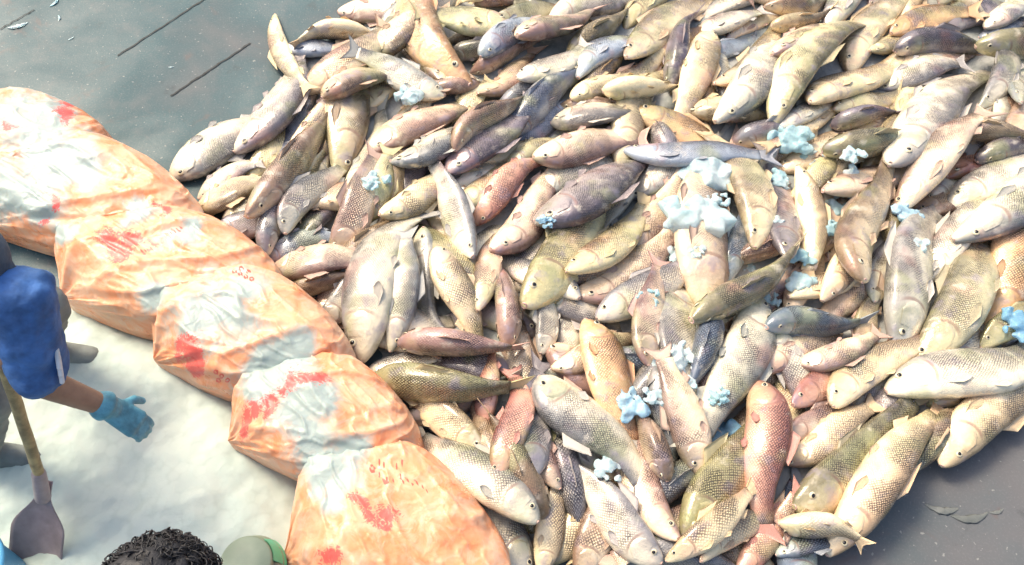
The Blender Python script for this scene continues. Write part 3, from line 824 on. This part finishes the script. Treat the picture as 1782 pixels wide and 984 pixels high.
def sack(R0, R1, L0, L1, h, label, seed, zb=0.0, neck=True):
    """R0,R1 the two corners of the end facing the fish, L0,L1 the two of the other end, as photo positions on the ground"""
    a0, a1, b0, b1 = (at(*p, .10) for p in (R0, R1, L0, L1))
    for q in (a0, a1, b0, b1): q[2] = 0
    ea, eb = (a0 + a1) / 2, (b0 + b1) / 2; wa, wb = np.linalg.norm(a1 - a0) / 2, np.linalg.norm(b1 - b0) / 2
    ax = eb - ea; Ln = np.linalg.norm(ax); ax /= Ln
    nu, nv = 150, 160
    u = np.linspace(0, 1, nu); V = []
    sv = Vector((seed * 3.1, seed * 1.7, 0))
    for i, t in enumerate(u):
        cdir = (a1 - a0) / np.linalg.norm(a1 - a0) * (1 - t) + (b1 - b0) / np.linalg.norm(b1 - b0) * t; cdir /= np.linalg.norm(cdir)
        e = max(0, 1 - abs(2 * t - 1) ** 4.2) ** .5
        if neck: e = max(0.0, e) ; e_b = 1 if t < .72 else max(.22, 1 - ((t - .72) / .28) ** 1.5 * .8)
        else: e_b = 1
        wd = (wa * (1 - t) + wb * t) * 1.20
        for j in range(nv):
            a = j / nv * 2 * math.pi; cx, sz = math.cos(a), math.sin(a)
            px = math.copysign(abs(cx) ** .8, cx); pz = math.copysign(abs(sz) ** (.85), sz)
            q = Vector((t * 3, cx * 1.3, sz * 1.3)) + sv
            # folds: soft lumps, creases running from the gathered end, sharp wrinkles
            ff = mn.fractal(q * 1.1, 1, 2, 3) * .05
            cr = (1 - abs(mn.noise(Vector((t * 2.2, a * 2.4, seed))) * 2)) ** 3 * .022
            cr2 = (1 - abs(mn.noise(Vector((t * 9 + a, a * 3 - t * 7, seed + 9))) * 2.2)) ** 5 * .010
            pl = math.sin(a * 11 + 3 * mn.noise(q * 2)) * .022 * (max(0, t - .6) / .4 + max(0, .14 - t) / .14 * .6)
            k = e * e_b * (1 + ff * 2.2) ; 
            y = px * wd * k * (1 + pl) + (cr + cr2) * .3 * px
            z = h * (.5 + .5 * pz * (1 + ff * 1.5) * (1 if neck else 1)) * (.35 + .65 * e * e_b) + (cr * .8 + cr2 * 1.0 - .02 + pl * .5) * max(0, sz) * min(1, e * 1.5)
            z = z if sz > -.3 else max(0.004, z * .5)
            P_ = ea + ax * Ln * (t * 1.04 - .02) + cdir * y; V.append((P_[0], P_[1], zb + max(.003, z)))
    V = np.array(V)
    root = empty('sack', (float((ea + eb)[0] / 2), float((ea + eb)[1] / 2), zb), label, 'sack', 'orange plastic sacks laid in a row')
    F = [tuple(reversed(q)) for q in grid_faces(nu, nv, True)]
    F += [tuple(range(nv)), tuple(range((nu - 1) * nv, nu * nv))[::-1]]
    o = mesh('film', V, F, M_SACK, None, True, np.array(root.location)); o.location = (0, 0, 0); o.parent = root
    pp = to_px(V)
    wq = np.array([(mn.noise(Vector((p[0] * 9, p[1] * 9, 1))), mn.noise(Vector((p[0] * 9, p[1] * 9, 7)))) for p in V]); pw = pp + wq * 34
    top = V[:, 2] > zb + h * .25
    def blob(lst, soft=1.):
        w_ = np.zeros(len(V))
        for x, y, r_ in lst: w_ = np.maximum(w_, np.clip(1.15 - np.hypot(pw[:, 0] - x, pw[:, 1] - y) / r_ * .6, 0, 1))
        return w_ * top
    g = np.zeros(len(V))
    for x, y, rx, ry, k in GLY:
        dx, dy = (pp[:, 0] - x), (pp[:, 1] - y)
        if k: d_ = np.abs(np.hypot(dx / rx, dy / ry) - .8); g = np.maximum(g, np.clip(1.2 - d_ * 2.2, 0, 1))
        else: g = np.maximum(g, np.clip(1.2 - np.maximum(np.abs(dx) / 1.6, np.abs(dy) / ry) * .8, 0, 1))
    C = np.stack([blob(WHITE), blob(RED), g * top, np.ones(len(V))], -1).astype(np.float32)
    o.data.color_attributes.new('paint', 'FLOAT_COLOR', 'POINT').data.foreach_set('color', C.ravel())
    return root, ea, eb, ax, Ln
SK = [
 ((95, 170), (235, 268), (-250, 290), (-190, 420), .30, 'uppermost orange sack, mostly white, at the left edge'),
 ((215, 248), (395, 395), (-110, 320), (30, 450), .30, 'second sack from the top with red print above its lower seam'),
 ((372, 380), (525, 500), (45, 440), (190, 600), .31, 'third sack, its ragged corner reaching the person in blue'),
 ((500, 480), (650, 645), (225, 560), (330, 700), .32, 'fourth sack with the blue-white patches and a small red mark'),
 ((630, 625), (765, 790), (370, 700), (440, 840), .31, 'fifth sack with an arc of red print on white'),
 ((740, 770), (930, 1010), (480, 850), (520, 1120), .30, 'lowest sack with plain orange side and bright red blots at the bottom'),
]
for i, (r0, r1, l0, l1, h, lb) in enumerate(SK): sack(r0, r1, l0, l1, h, lb, i + 1.3)

# ------------------------------------------------------------------ people
def capsule(p, q, r1, r2, n=16, m=5):
    p, q = Vector(p), Vector(q); d = (q - p); L_ = max(d.length, 1e-5); d /= L_
    a = d.orthogonal().normalized(); b = d.cross(a); V = []
    prof_ = [(-math.cos(i / m * math.pi / 2) * r1, math.sin(i / m * math.pi / 2) * r1) for i in range(m + 1)] + \
            [(L_ + math.sin(i / m * math.pi / 2) * r2, math.cos(i / m * math.pi / 2) * r2) for i in range(m + 1)]
    for x, rr in prof_:
        for j in range(n):
            t = j / n * 2 * math.pi; V.append(p + d * x + a * max(rr, 1e-4) * math.cos(t) + b * max(rr, 1e-4) * math.sin(t))
    k = len(prof_); F = [tuple(reversed(f)) for f in grid_faces(k, n, True)] + [tuple(range(n)), tuple(range((k - 1) * n, k * n))[::-1]]
    return V, F
def union(name, caps, mat, parent, org, voxel=.008, smooth=6, wr=0.):
    V, F = [], []
    for c in caps:
        v, f = capsule(*c); o = len(V); V += v; F += [tuple(i + o for i in q) for q in f]
    o = mesh(name, [tuple(v) for v in V], F, mat, None, True, org); o.location = (0, 0, 0); o.parent = parent
    m = o.modifiers.new('r', 'REMESH'); m.mode = 'VOXEL'; m.voxel_size = voxel; m.use_smooth_shade = True
    if smooth: sm = o.modifiers.new('s', 'SMOOTH'); sm.factor = .5; sm.iterations = smooth
    if wr:
        tx = bpy.data.textures.new('folds', 'CLOUDS'); tx.noise_scale = .07; tx.noise_depth = 2
        d = o.modifiers.new('d', 'DISPLACE'); d.texture = tx; d.strength = wr; d.mid_level = .5
    return o
M_SKIN = plain('skin', (.34, .19, .12), .5, .12, 25, .15, 200)
M_BLUE = plain('blue_shirt', (.045, .13, .34), .75, .4, 12, .9, 22)
M_GREY = plain('grey_trousers', (.17, .19, .18), .8, .25, 10, .3, 60)
M_GLOVE = plain('rubber_glove', (.10, .30, .38), .5, .35, 22, .6, 40)
M_HAIR = plain('black_hair', (.010, .010, .013), .55, .3, 60, .3, 200)
M_CAP = plain('dark_cap', (.07, .09, .12), .8, .3, 20, .3, 90)
M_WOOD = plain('wood_handle', (.33, .25, .12), .6, .35, 25, .4, 60)
M_STEEL = plain('worn_blade', (.30, .24, .24), .45, .25, 9, .3, 60)
M_OLIVE = plain('olive_plastic', (.22, .27, .19), .45, .12, 6, .1, 40)
M_GREEN = plain('green_plastic', (.08, .50, .28), .4, .1, 10, .1, 40)
M_BPLAST = plain('blue_plastic', (.10, .38, .62), .4, .1, 10, .1, 40)
M_WSTR = plain('white_print', (.65, .65, .66), .7, .1, 10)
def hand(caps, wrist, dirn, palm_n, size=1., curl=.5, side=1):
    """palm and five bent fingers; dirn points along the hand, palm_n out of the palm"""
    w_, d, nn = Vector(wrist), Vector(dirn).normalized(), Vector(palm_n).normalized()
    nn = (nn - d * nn.dot(d)).normalized(); sd = d.cross(nn) * side
    for k, off in enumerate((-.027, -.009, .009, .026)):
        base = w_ + d * .085 * size + sd * off * size
        caps.append((tuple(w_ + sd * off * .6 * size), tuple(base), .017 * size, .013 * size))
        ln = (.072, .082, .078, .062)[k] * size; p = base; dd = d.copy()
        for seg, fr_ in enumerate((.45, .32, .23)):
            ang = curl * (.7 + .5 * seg); rot = Matrix.Rotation(ang, 3, sd * side)
            dd = (rot @ dd); q = p + dd * ln * fr_ * 1.05; caps.append((tuple(p), tuple(q), (.0095 - .001 * seg) * size, (.0088 - .001 * seg) * size)); p = q
    p = w_ + d * .022 * size - sd * .022 * size
    for seg, v in enumerate(((d * .6 - sd * .75 + nn * .25), (d * .85 - sd * .35 + nn * .45))):
        q = p + v.normalized() * (.040 - .006 * seg) * size; caps.append((tuple(p), tuple(q), .0125 * size, .0105 * size)); p = q
def head(caps, c, face, up):
    c, f, u = Vector(c), Vector(face).normalized(), Vector(up).normalized(); s_ = f.cross(u).normalized(); u = s_.cross(f)
    caps += [(tuple(c + u * .03 - f * .02), tuple(c + u * .02 + f * .02), .082, .080), (tuple(c - u * .02 + f * .03), tuple(c - u * .08 + f * .045), .068, .042),
             (tuple(c + f * .088 + u * .0), tuple(c + f * .108 - u * .03), .010, .014)]
    for k in (1, -1): caps.append((tuple(c + s_ * .082 * k + u * .01), tuple(c + s_ * .088 * k - u * .02), .015, .011))
    caps.append((tuple(c + f * .082 - u * .062 + s_ * .02), tuple(c + f * .082 - u * .062 - s_ * .02), .010, .010))
    return f, u, s_
def facial(c, f, u, s_, root, org):
    for k in (1, -1):
        v, F = capsule(tuple(c + f * .082 + s_ * .032 * k + u * .005), tuple(c + f * .083 + s_ * .033 * k + u * .005), .011, .011)
        o = mesh('eye', [tuple(x) for x in v], F, M_WSTR, None, True, org); o.location = (0, 0, 0); o.parent = root
        v, F = capsule(tuple(c + f * .090 + s_ * .032 * k + u * .005), tuple(c + f * .0905 + s_ * .032 * k + u * .005), .005, .005)
        o2 = mesh('pupil', [tuple(x) for x in v], F, M_PUPIL, None, True, org); o2.location = (0, 0, 0); o2.parent = o
A3 = lambda *a: tuple(float(x) for x in at(*a))
# worker in blue at the left edge, leaning over the ice
org = (-1.72, 1.2, 0); w1 = empty('person', org, 'person in a blue shirt leaning over the ice, one gloved arm out, holding a shovel', 'person')
sh, el, wr_ = A3(38, 520, 1.13), A3(70, 664, .90), A3(190, 710, .72)
hc = Vector(A3(-78, 456, 1.21)); neck = (-1.38, 1.09, 1.12); lsh = (-1.50, 1.22, 1.02); lel = (-1.50, 1.12, .86); lw = A3(-28, 566, .96)
pelv = (-1.80, 1.2, .86); chest = (-1.50, 1.10, 1.04)
caps = [(pelv, chest, .12, .13), (chest, neck, .10, .055), (neck, tuple(hc), .055, .055), (chest, sh, .075, .055), (chest, lsh, .075, .055),
        (sh, el, .050, .040), (el, wr_, .041, .027), (lsh, lel, .050, .040), (lel, lw, .038, .027)]
f_, u_, s_ = head(caps, hc, (.75, -.1, -.65), (.65, 0, .75))
LEG = [((-1.80, 1.30, .84), (-1.55, 1.38, .48), (-1.76, 1.42, .09)), ((-1.82, 1.10, .84), (-1.62, 1.04, .48), (-1.85, 1.02, .09))]
for a, b, c in LEG: caps += [(a, b, .085, .055), (b, c, .055, .035), (c, (c[0] + .15, c[1], .035), .035, .028)]
gl = (Vector(A3(266, 756, .60)) - Vector(wr_)).normalized()
hh_ = []; hand(caps, lw, (.55, -.5, -.6), (-.2, -.75, .3), 1.0, .95, 1)
union('body', caps, M_SKIN, w1, org, .006, 5)
facial(hc, f_, u_, s_, w1, org)
lerp = lambda a, b, t: tuple(Vector(a).lerp(Vector(b), t))
union('shirt', [((-1.74, 1.2, .89), chest, .15, .155), (chest, lerp(chest, neck, .55), .12, .085), (chest, sh, .11, .078), (chest, lsh, .10, .075), (sh, lerp(sh, el, .86), .076, .068),
                (lsh, lerp(lsh, lel, .8), .07, .066)], M_BLUE, w1, org, .010, 5, .03)
union('trousers', [(pelv, (-1.84, 1.2, .86), .14, .14)] + [c for a, b, d in LEG for c in ((a, b, .108, .078), (b, lerp(b, d, .92), .078, .062))], M_GREY, w1, org, .012, 5, .03)
for a, b, c in LEG: union('boot', [(lerp(b, c, .75), c, .066, .052), (c, (c[0] + .17, c[1], .045), .052, .042)], M_GREY, w1, org, .01, 4)
gc_ = [(lerp(wr_, el, .06), wr_, .043, .033)]; hand(gc_, wr_, tuple(gl), (-.2, .1, -1), 1.05, .42, -1); union('glove', gc_, M_GLOVE, w1, org, .005, 3)
union('cap', [(tuple(hc + u_ * .045 - f_ * .03), tuple(hc + u_ * .04 + f_ * .015), .092, .090), (tuple(hc + u_ * .05 + f_ * .07 - s_ * .03), tuple(hc + u_ * .05 + f_ * .13), .018, .010), (tuple(hc + u_ * .05 + f_ * .07 + s_ * .03), tuple(hc + u_ * .05 + f_ * .13), .018, .010)], M_CAP, w1, org, .008, 4)
for k in range(3):
    a = Vector(lerp(sh, el, .70 + .09 * k)); side_ = Vector((.072, -.01, .02)); v, F = capsule(tuple(a + side_ + Vector((-.004, .03, .03))), tuple(a + side_ + Vector((0, -.02, -.015))), .006, .006)
    o = mesh('sleeve_stripe', [tuple(x) for x in v], F, M_WSTR, None, True, org); o.location = (0, 0, 0); o.parent = w1
# shovel
sv0, sv1, sv2 = Vector(A3(-16, 560, 1.02)), Vector(A3(76, 852, .27)), Vector(A3(62, 1000, .0))
shv = empty('shovel', (float(sv2[0]), float(sv2[1]), 0), 'worn shovel with a wooden shaft, blade down in the crushed ice at lower left', 'shovel')
so = tuple(shv.location)
d_ = (sv1 - sv0).normalized(); VV = []; sdx = Vector((1, 0, 0)); sdy = d_.cross(sdx).normalized()
for i in range(40):
    t = i / 39; c = sv0.lerp(sv1, t); rr = .0165 * (1 + .08 * mn.noise(Vector((t * 12, 0, 0)))); off = Vector((.004 * mn.noise(Vector((t * 5, 3, 0))), 0, 0))
    for j in range(12):
        a = j / 12 * 2 * math.pi; VV.append(tuple(c + off + sdx * rr * math.cos(a) + sdy * rr * math.sin(a)))
o = mesh('shaft', VV, [tuple(reversed(q)) for q in grid_faces(40, 12, True)] + [tuple(range(12)), tuple(range(468, 480))[::-1]], M_WOOD, None, True, so); o.location = (0, 0, 0); o.parent = shv
dB = (sv2 - sv1); LB = dB.length; dB.normalize(); cx = Vector((1, 0, 0)); cx = (cx - dB * cx.dot(dB)).normalized(); nB = cx.cross(dB); VV = []
if nB.y > 0: nB = -nB
for side in (0, 1):
    for i in range(24):
        t = i / 23; wd = .022 + .062 * (0.5 - .5 * math.cos(min(1, max(0, t - .12) / .38) * math.pi)); wd *= 1 - .35 * max(0, (t - .75) / .25) ** 2
        for j in range(15):
            q = j / 14 * 2 - 1; c = sv1 - dB * .03 + dB * (LB + .03) * t + cx * wd * q + nB * (.022 * q * q * min(1, t * 2) + (.003 if side else 0)) + nB * -.01
            VV.append(tuple(c))
n_ = 24 * 15; F = grid_faces(24, 15, False) + [tuple(x + n_ for x in reversed(f)) for f in grid_faces(24, 15, False)]
rim_ = [i for i in range(15)] + [i * 15 + 14 for i in range(1, 24)] + [23 * 15 + j for j in range(13, -1, -1)] + [i * 15 for i in range(22, 0, -1)]
F += [(a, a + n_, b + n_, b) for a, b in zip(rim_, rim_[1:] + rim_[:1])]
o = mesh('blade', VV, F, M_STEEL, None, True, so); o.location = (0, 0, 0); o.parent = shv
v, F = capsule(tuple(sv1 - d_ * .09), tuple(sv1 + dB * .03), .021, .024); o = mesh('socket', [tuple(x) for x in v], F, M_STEEL, None, True, so); o.location = (0, 0, 0); o.parent = shv
# second worker: only the curly hair reaches into the picture
hc = Vector(A3(280, 1062, 1.2)); org = (float(hc[0]) - .05, float(hc[1]) - .55, 0)
w2 = empty('person', org, 'person with black curly hair, only the crown showing at the bottom edge', 'person')
X, Y = hc.x, hc.y; neck = (X, Y - .10, 1.08); chest = (X - .02, Y - .25, .98); pelv = (X - .04, Y - .58, .82)
caps = [(pelv, chest, .12, .13), (chest, neck, .09, .055), (neck, tuple(hc), .055, .055)]
arms = []
for k in (1, -1):
    s0 = (X + .19 * k, Y - .2, 1.0); e0 = (X + .24 * k, Y - .22, .73); w0 = (X + .16 * k, Y - .08, .55); arms.append((s0, e0, w0))
    caps += [(chest, s0, .07, .052), (s0, e0, .05, .04), (e0, w0, .039, .026)]; hand(caps, w0, (-.1 * k, .6, -.6), (-k, 0, -.3), 1., .4, k)
    hp_ = (X - .04 + .1 * k, Y - .58, .80); kn = (X - .04 + .13 * k, Y - .42, .46); an = (X - .04 + .13 * k, Y - .6, .09)
    caps += [(hp_, kn, .085, .055), (kn, an, .055, .035), (an, (an[0], an[1] + .15, .035), .035, .028)]; arms.append((hp_, kn, an))
f_, u_, s_ = head(caps, hc, (0, .55, -.84), (0, .84, .55))
union('body', caps, M_SKIN, w2, org, .007, 5); facial(hc, f_, u_, s_, w2, org)
union('shirt', [(lerp(pelv, chest, .1), chest, .15, .155), (chest, lerp(chest, neck, .5), .12, .08)] + [c for s0, e0, w0 in (arms[0], arms[2]) for c in ((chest, s0, .10, .075), (s0, lerp(s0, e0, .7), .07, .065))], M_GREY, w2, org, .011, 5, .03)
union('trousers', [c for a, b, d in (arms[1], arms[3]) for c in ((a, b, .105, .075), (b, lerp(b, d, .95), .075, .06))], M_CAP, w2, org, .012, 5, .03)
VV, FF = [], []; hr = random.Random(4)
v, F = capsule(tuple(hc + u_ * .035 - f_ * .025), tuple(hc + u_ * .03 + f_ * .012), .098, .096, 40, 16)
VV += [tuple(x + (x - hc).normalized() * (.014 * mn.noise(x * 45) + .010 * mn.noise(x * 110))) for x in v]; FF += F
for k in range(1500):        # curls over the crown
    a, b = hr.uniform(0, 2 * math.pi), math.acos(hr.uniform(-.25, 1)); nn_ = (u_ * math.cos(b) + (s_ * math.cos(a) + f_ * math.sin(a)) * math.sin(b)).normalized()
    c0 = hc + u_ * .032 - f_ * .008 + nn_ * hr.uniform(.090, .106); t1 = nn_.orthogonal().normalized(); t1 = Matrix.Rotation(hr.uniform(0, 6.28), 3, nn_) @ t1; t2 = (nn_ * hr.uniform(.5, 1) + nn_.cross(t1) * .6).normalized()
    R_ = hr.uniform(.006, .013); o = len(VV); arc = hr.uniform(3, 5.5); wv_ = hr.uniform(.0009, .0018)
    for i in range(9):
        q = i / 8 * arc; ce = c0 + t1 * R_ * math.cos(q) + t2 * R_ * math.sin(q) + nn_ * .004 * i / 8; rad = (t1 * math.cos(q) + t2 * math.sin(q)); ax_ = t1.cross(t2).normalized()
        for j in range(4):
            z_ = j / 4 * 2 * math.pi; VV.append(tuple(ce + (rad * math.cos(z_) + ax_ * math.sin(z_)) * wv_))
    FF += [tuple(x + o for x in q) for q in grid_faces(9, 4, True)]
o = mesh('hair', VV, FF, M_HAIR, None, True, org); o.location = (0, 0, 0); o.parent = w2

# ------------------------------------------------------------------ drum and bucket
def lathe(name, prof_, c, mat, parent, org, n=48, close=True):
    VV = [(c[0] + r_ * math.cos(j / n * 2 * math.pi), c[1] + r_ * math.sin(j / n * 2 * math.pi), c[2] + z_) for r_, z_ in prof_ for j in range(n)]
    F = grid_faces(len(prof_), n, True)
    if close: F += [tuple(range(n))[::-1], tuple(range((len(prof_) - 1) * n, len(prof_) * n))]
    o = mesh(name, VV, F, mat, None, True, org); o.location = (0, 0, 0); o.parent = parent; return o
c = at(438, 988, .16); c[2] = .04
dr = empty('plastic_jar', tuple(map(float, c)), 'rounded olive plastic jar with a green tab beside the lowest orange sack', 'jar'); do = tuple(dr.location)
lathe('body', [(.085, 0), (.098, .012), (.102, .06), (.100, .12), (.088, .150), (.070, .165)], c, M_OLIVE, dr, do)
lathe('lid', [(.078, .163), (.080, .168), (.080, .186), (.074, .193), (.02, .196), (.004, .196)], c, M_OLIVE, dr, do)
v = [];
for side in (0, 1):
    for i in range(5):
        for j in range(7):
            a = R(5) + R(55) * j / 6; rr = (.083 if side else .079) + .0; v.append((c[0] + (rr + .0215 * (1 - i / 4)) * math.cos(a), c[1] + (rr + .0215 * (1 - i / 4)) * math.sin(a), c[2] + .10 + .085 * i / 4))
F = grid_faces(5, 7, False) + [tuple(x + 35 for x in reversed(f)) for f in grid_faces(5, 7, False)]
o = mesh('green_tab', v, F, M_GREEN, None, True, do); o.location = (0, 0, 0); o.parent = dr
c = at(-62, 1000, .22); c[2] = .03
bk = empty('bucket', tuple(map(float, c)), 'light blue plastic bucket cut off by the lower left edge of the picture', 'bucket'); do = tuple(bk.location)
lathe('body', [(.10, 0), (.105, .01), (.125, .22), (.130, .23), (.127, .235), (.120, .225), (.10, .02), (.01, .015)], c, M_BPLAST, bk, do)
lathe('rim', [(.1275, .222), (.136, .224), (.137, .238), (.128, .240)], c, M_BPLAST, bk, do, close=False)
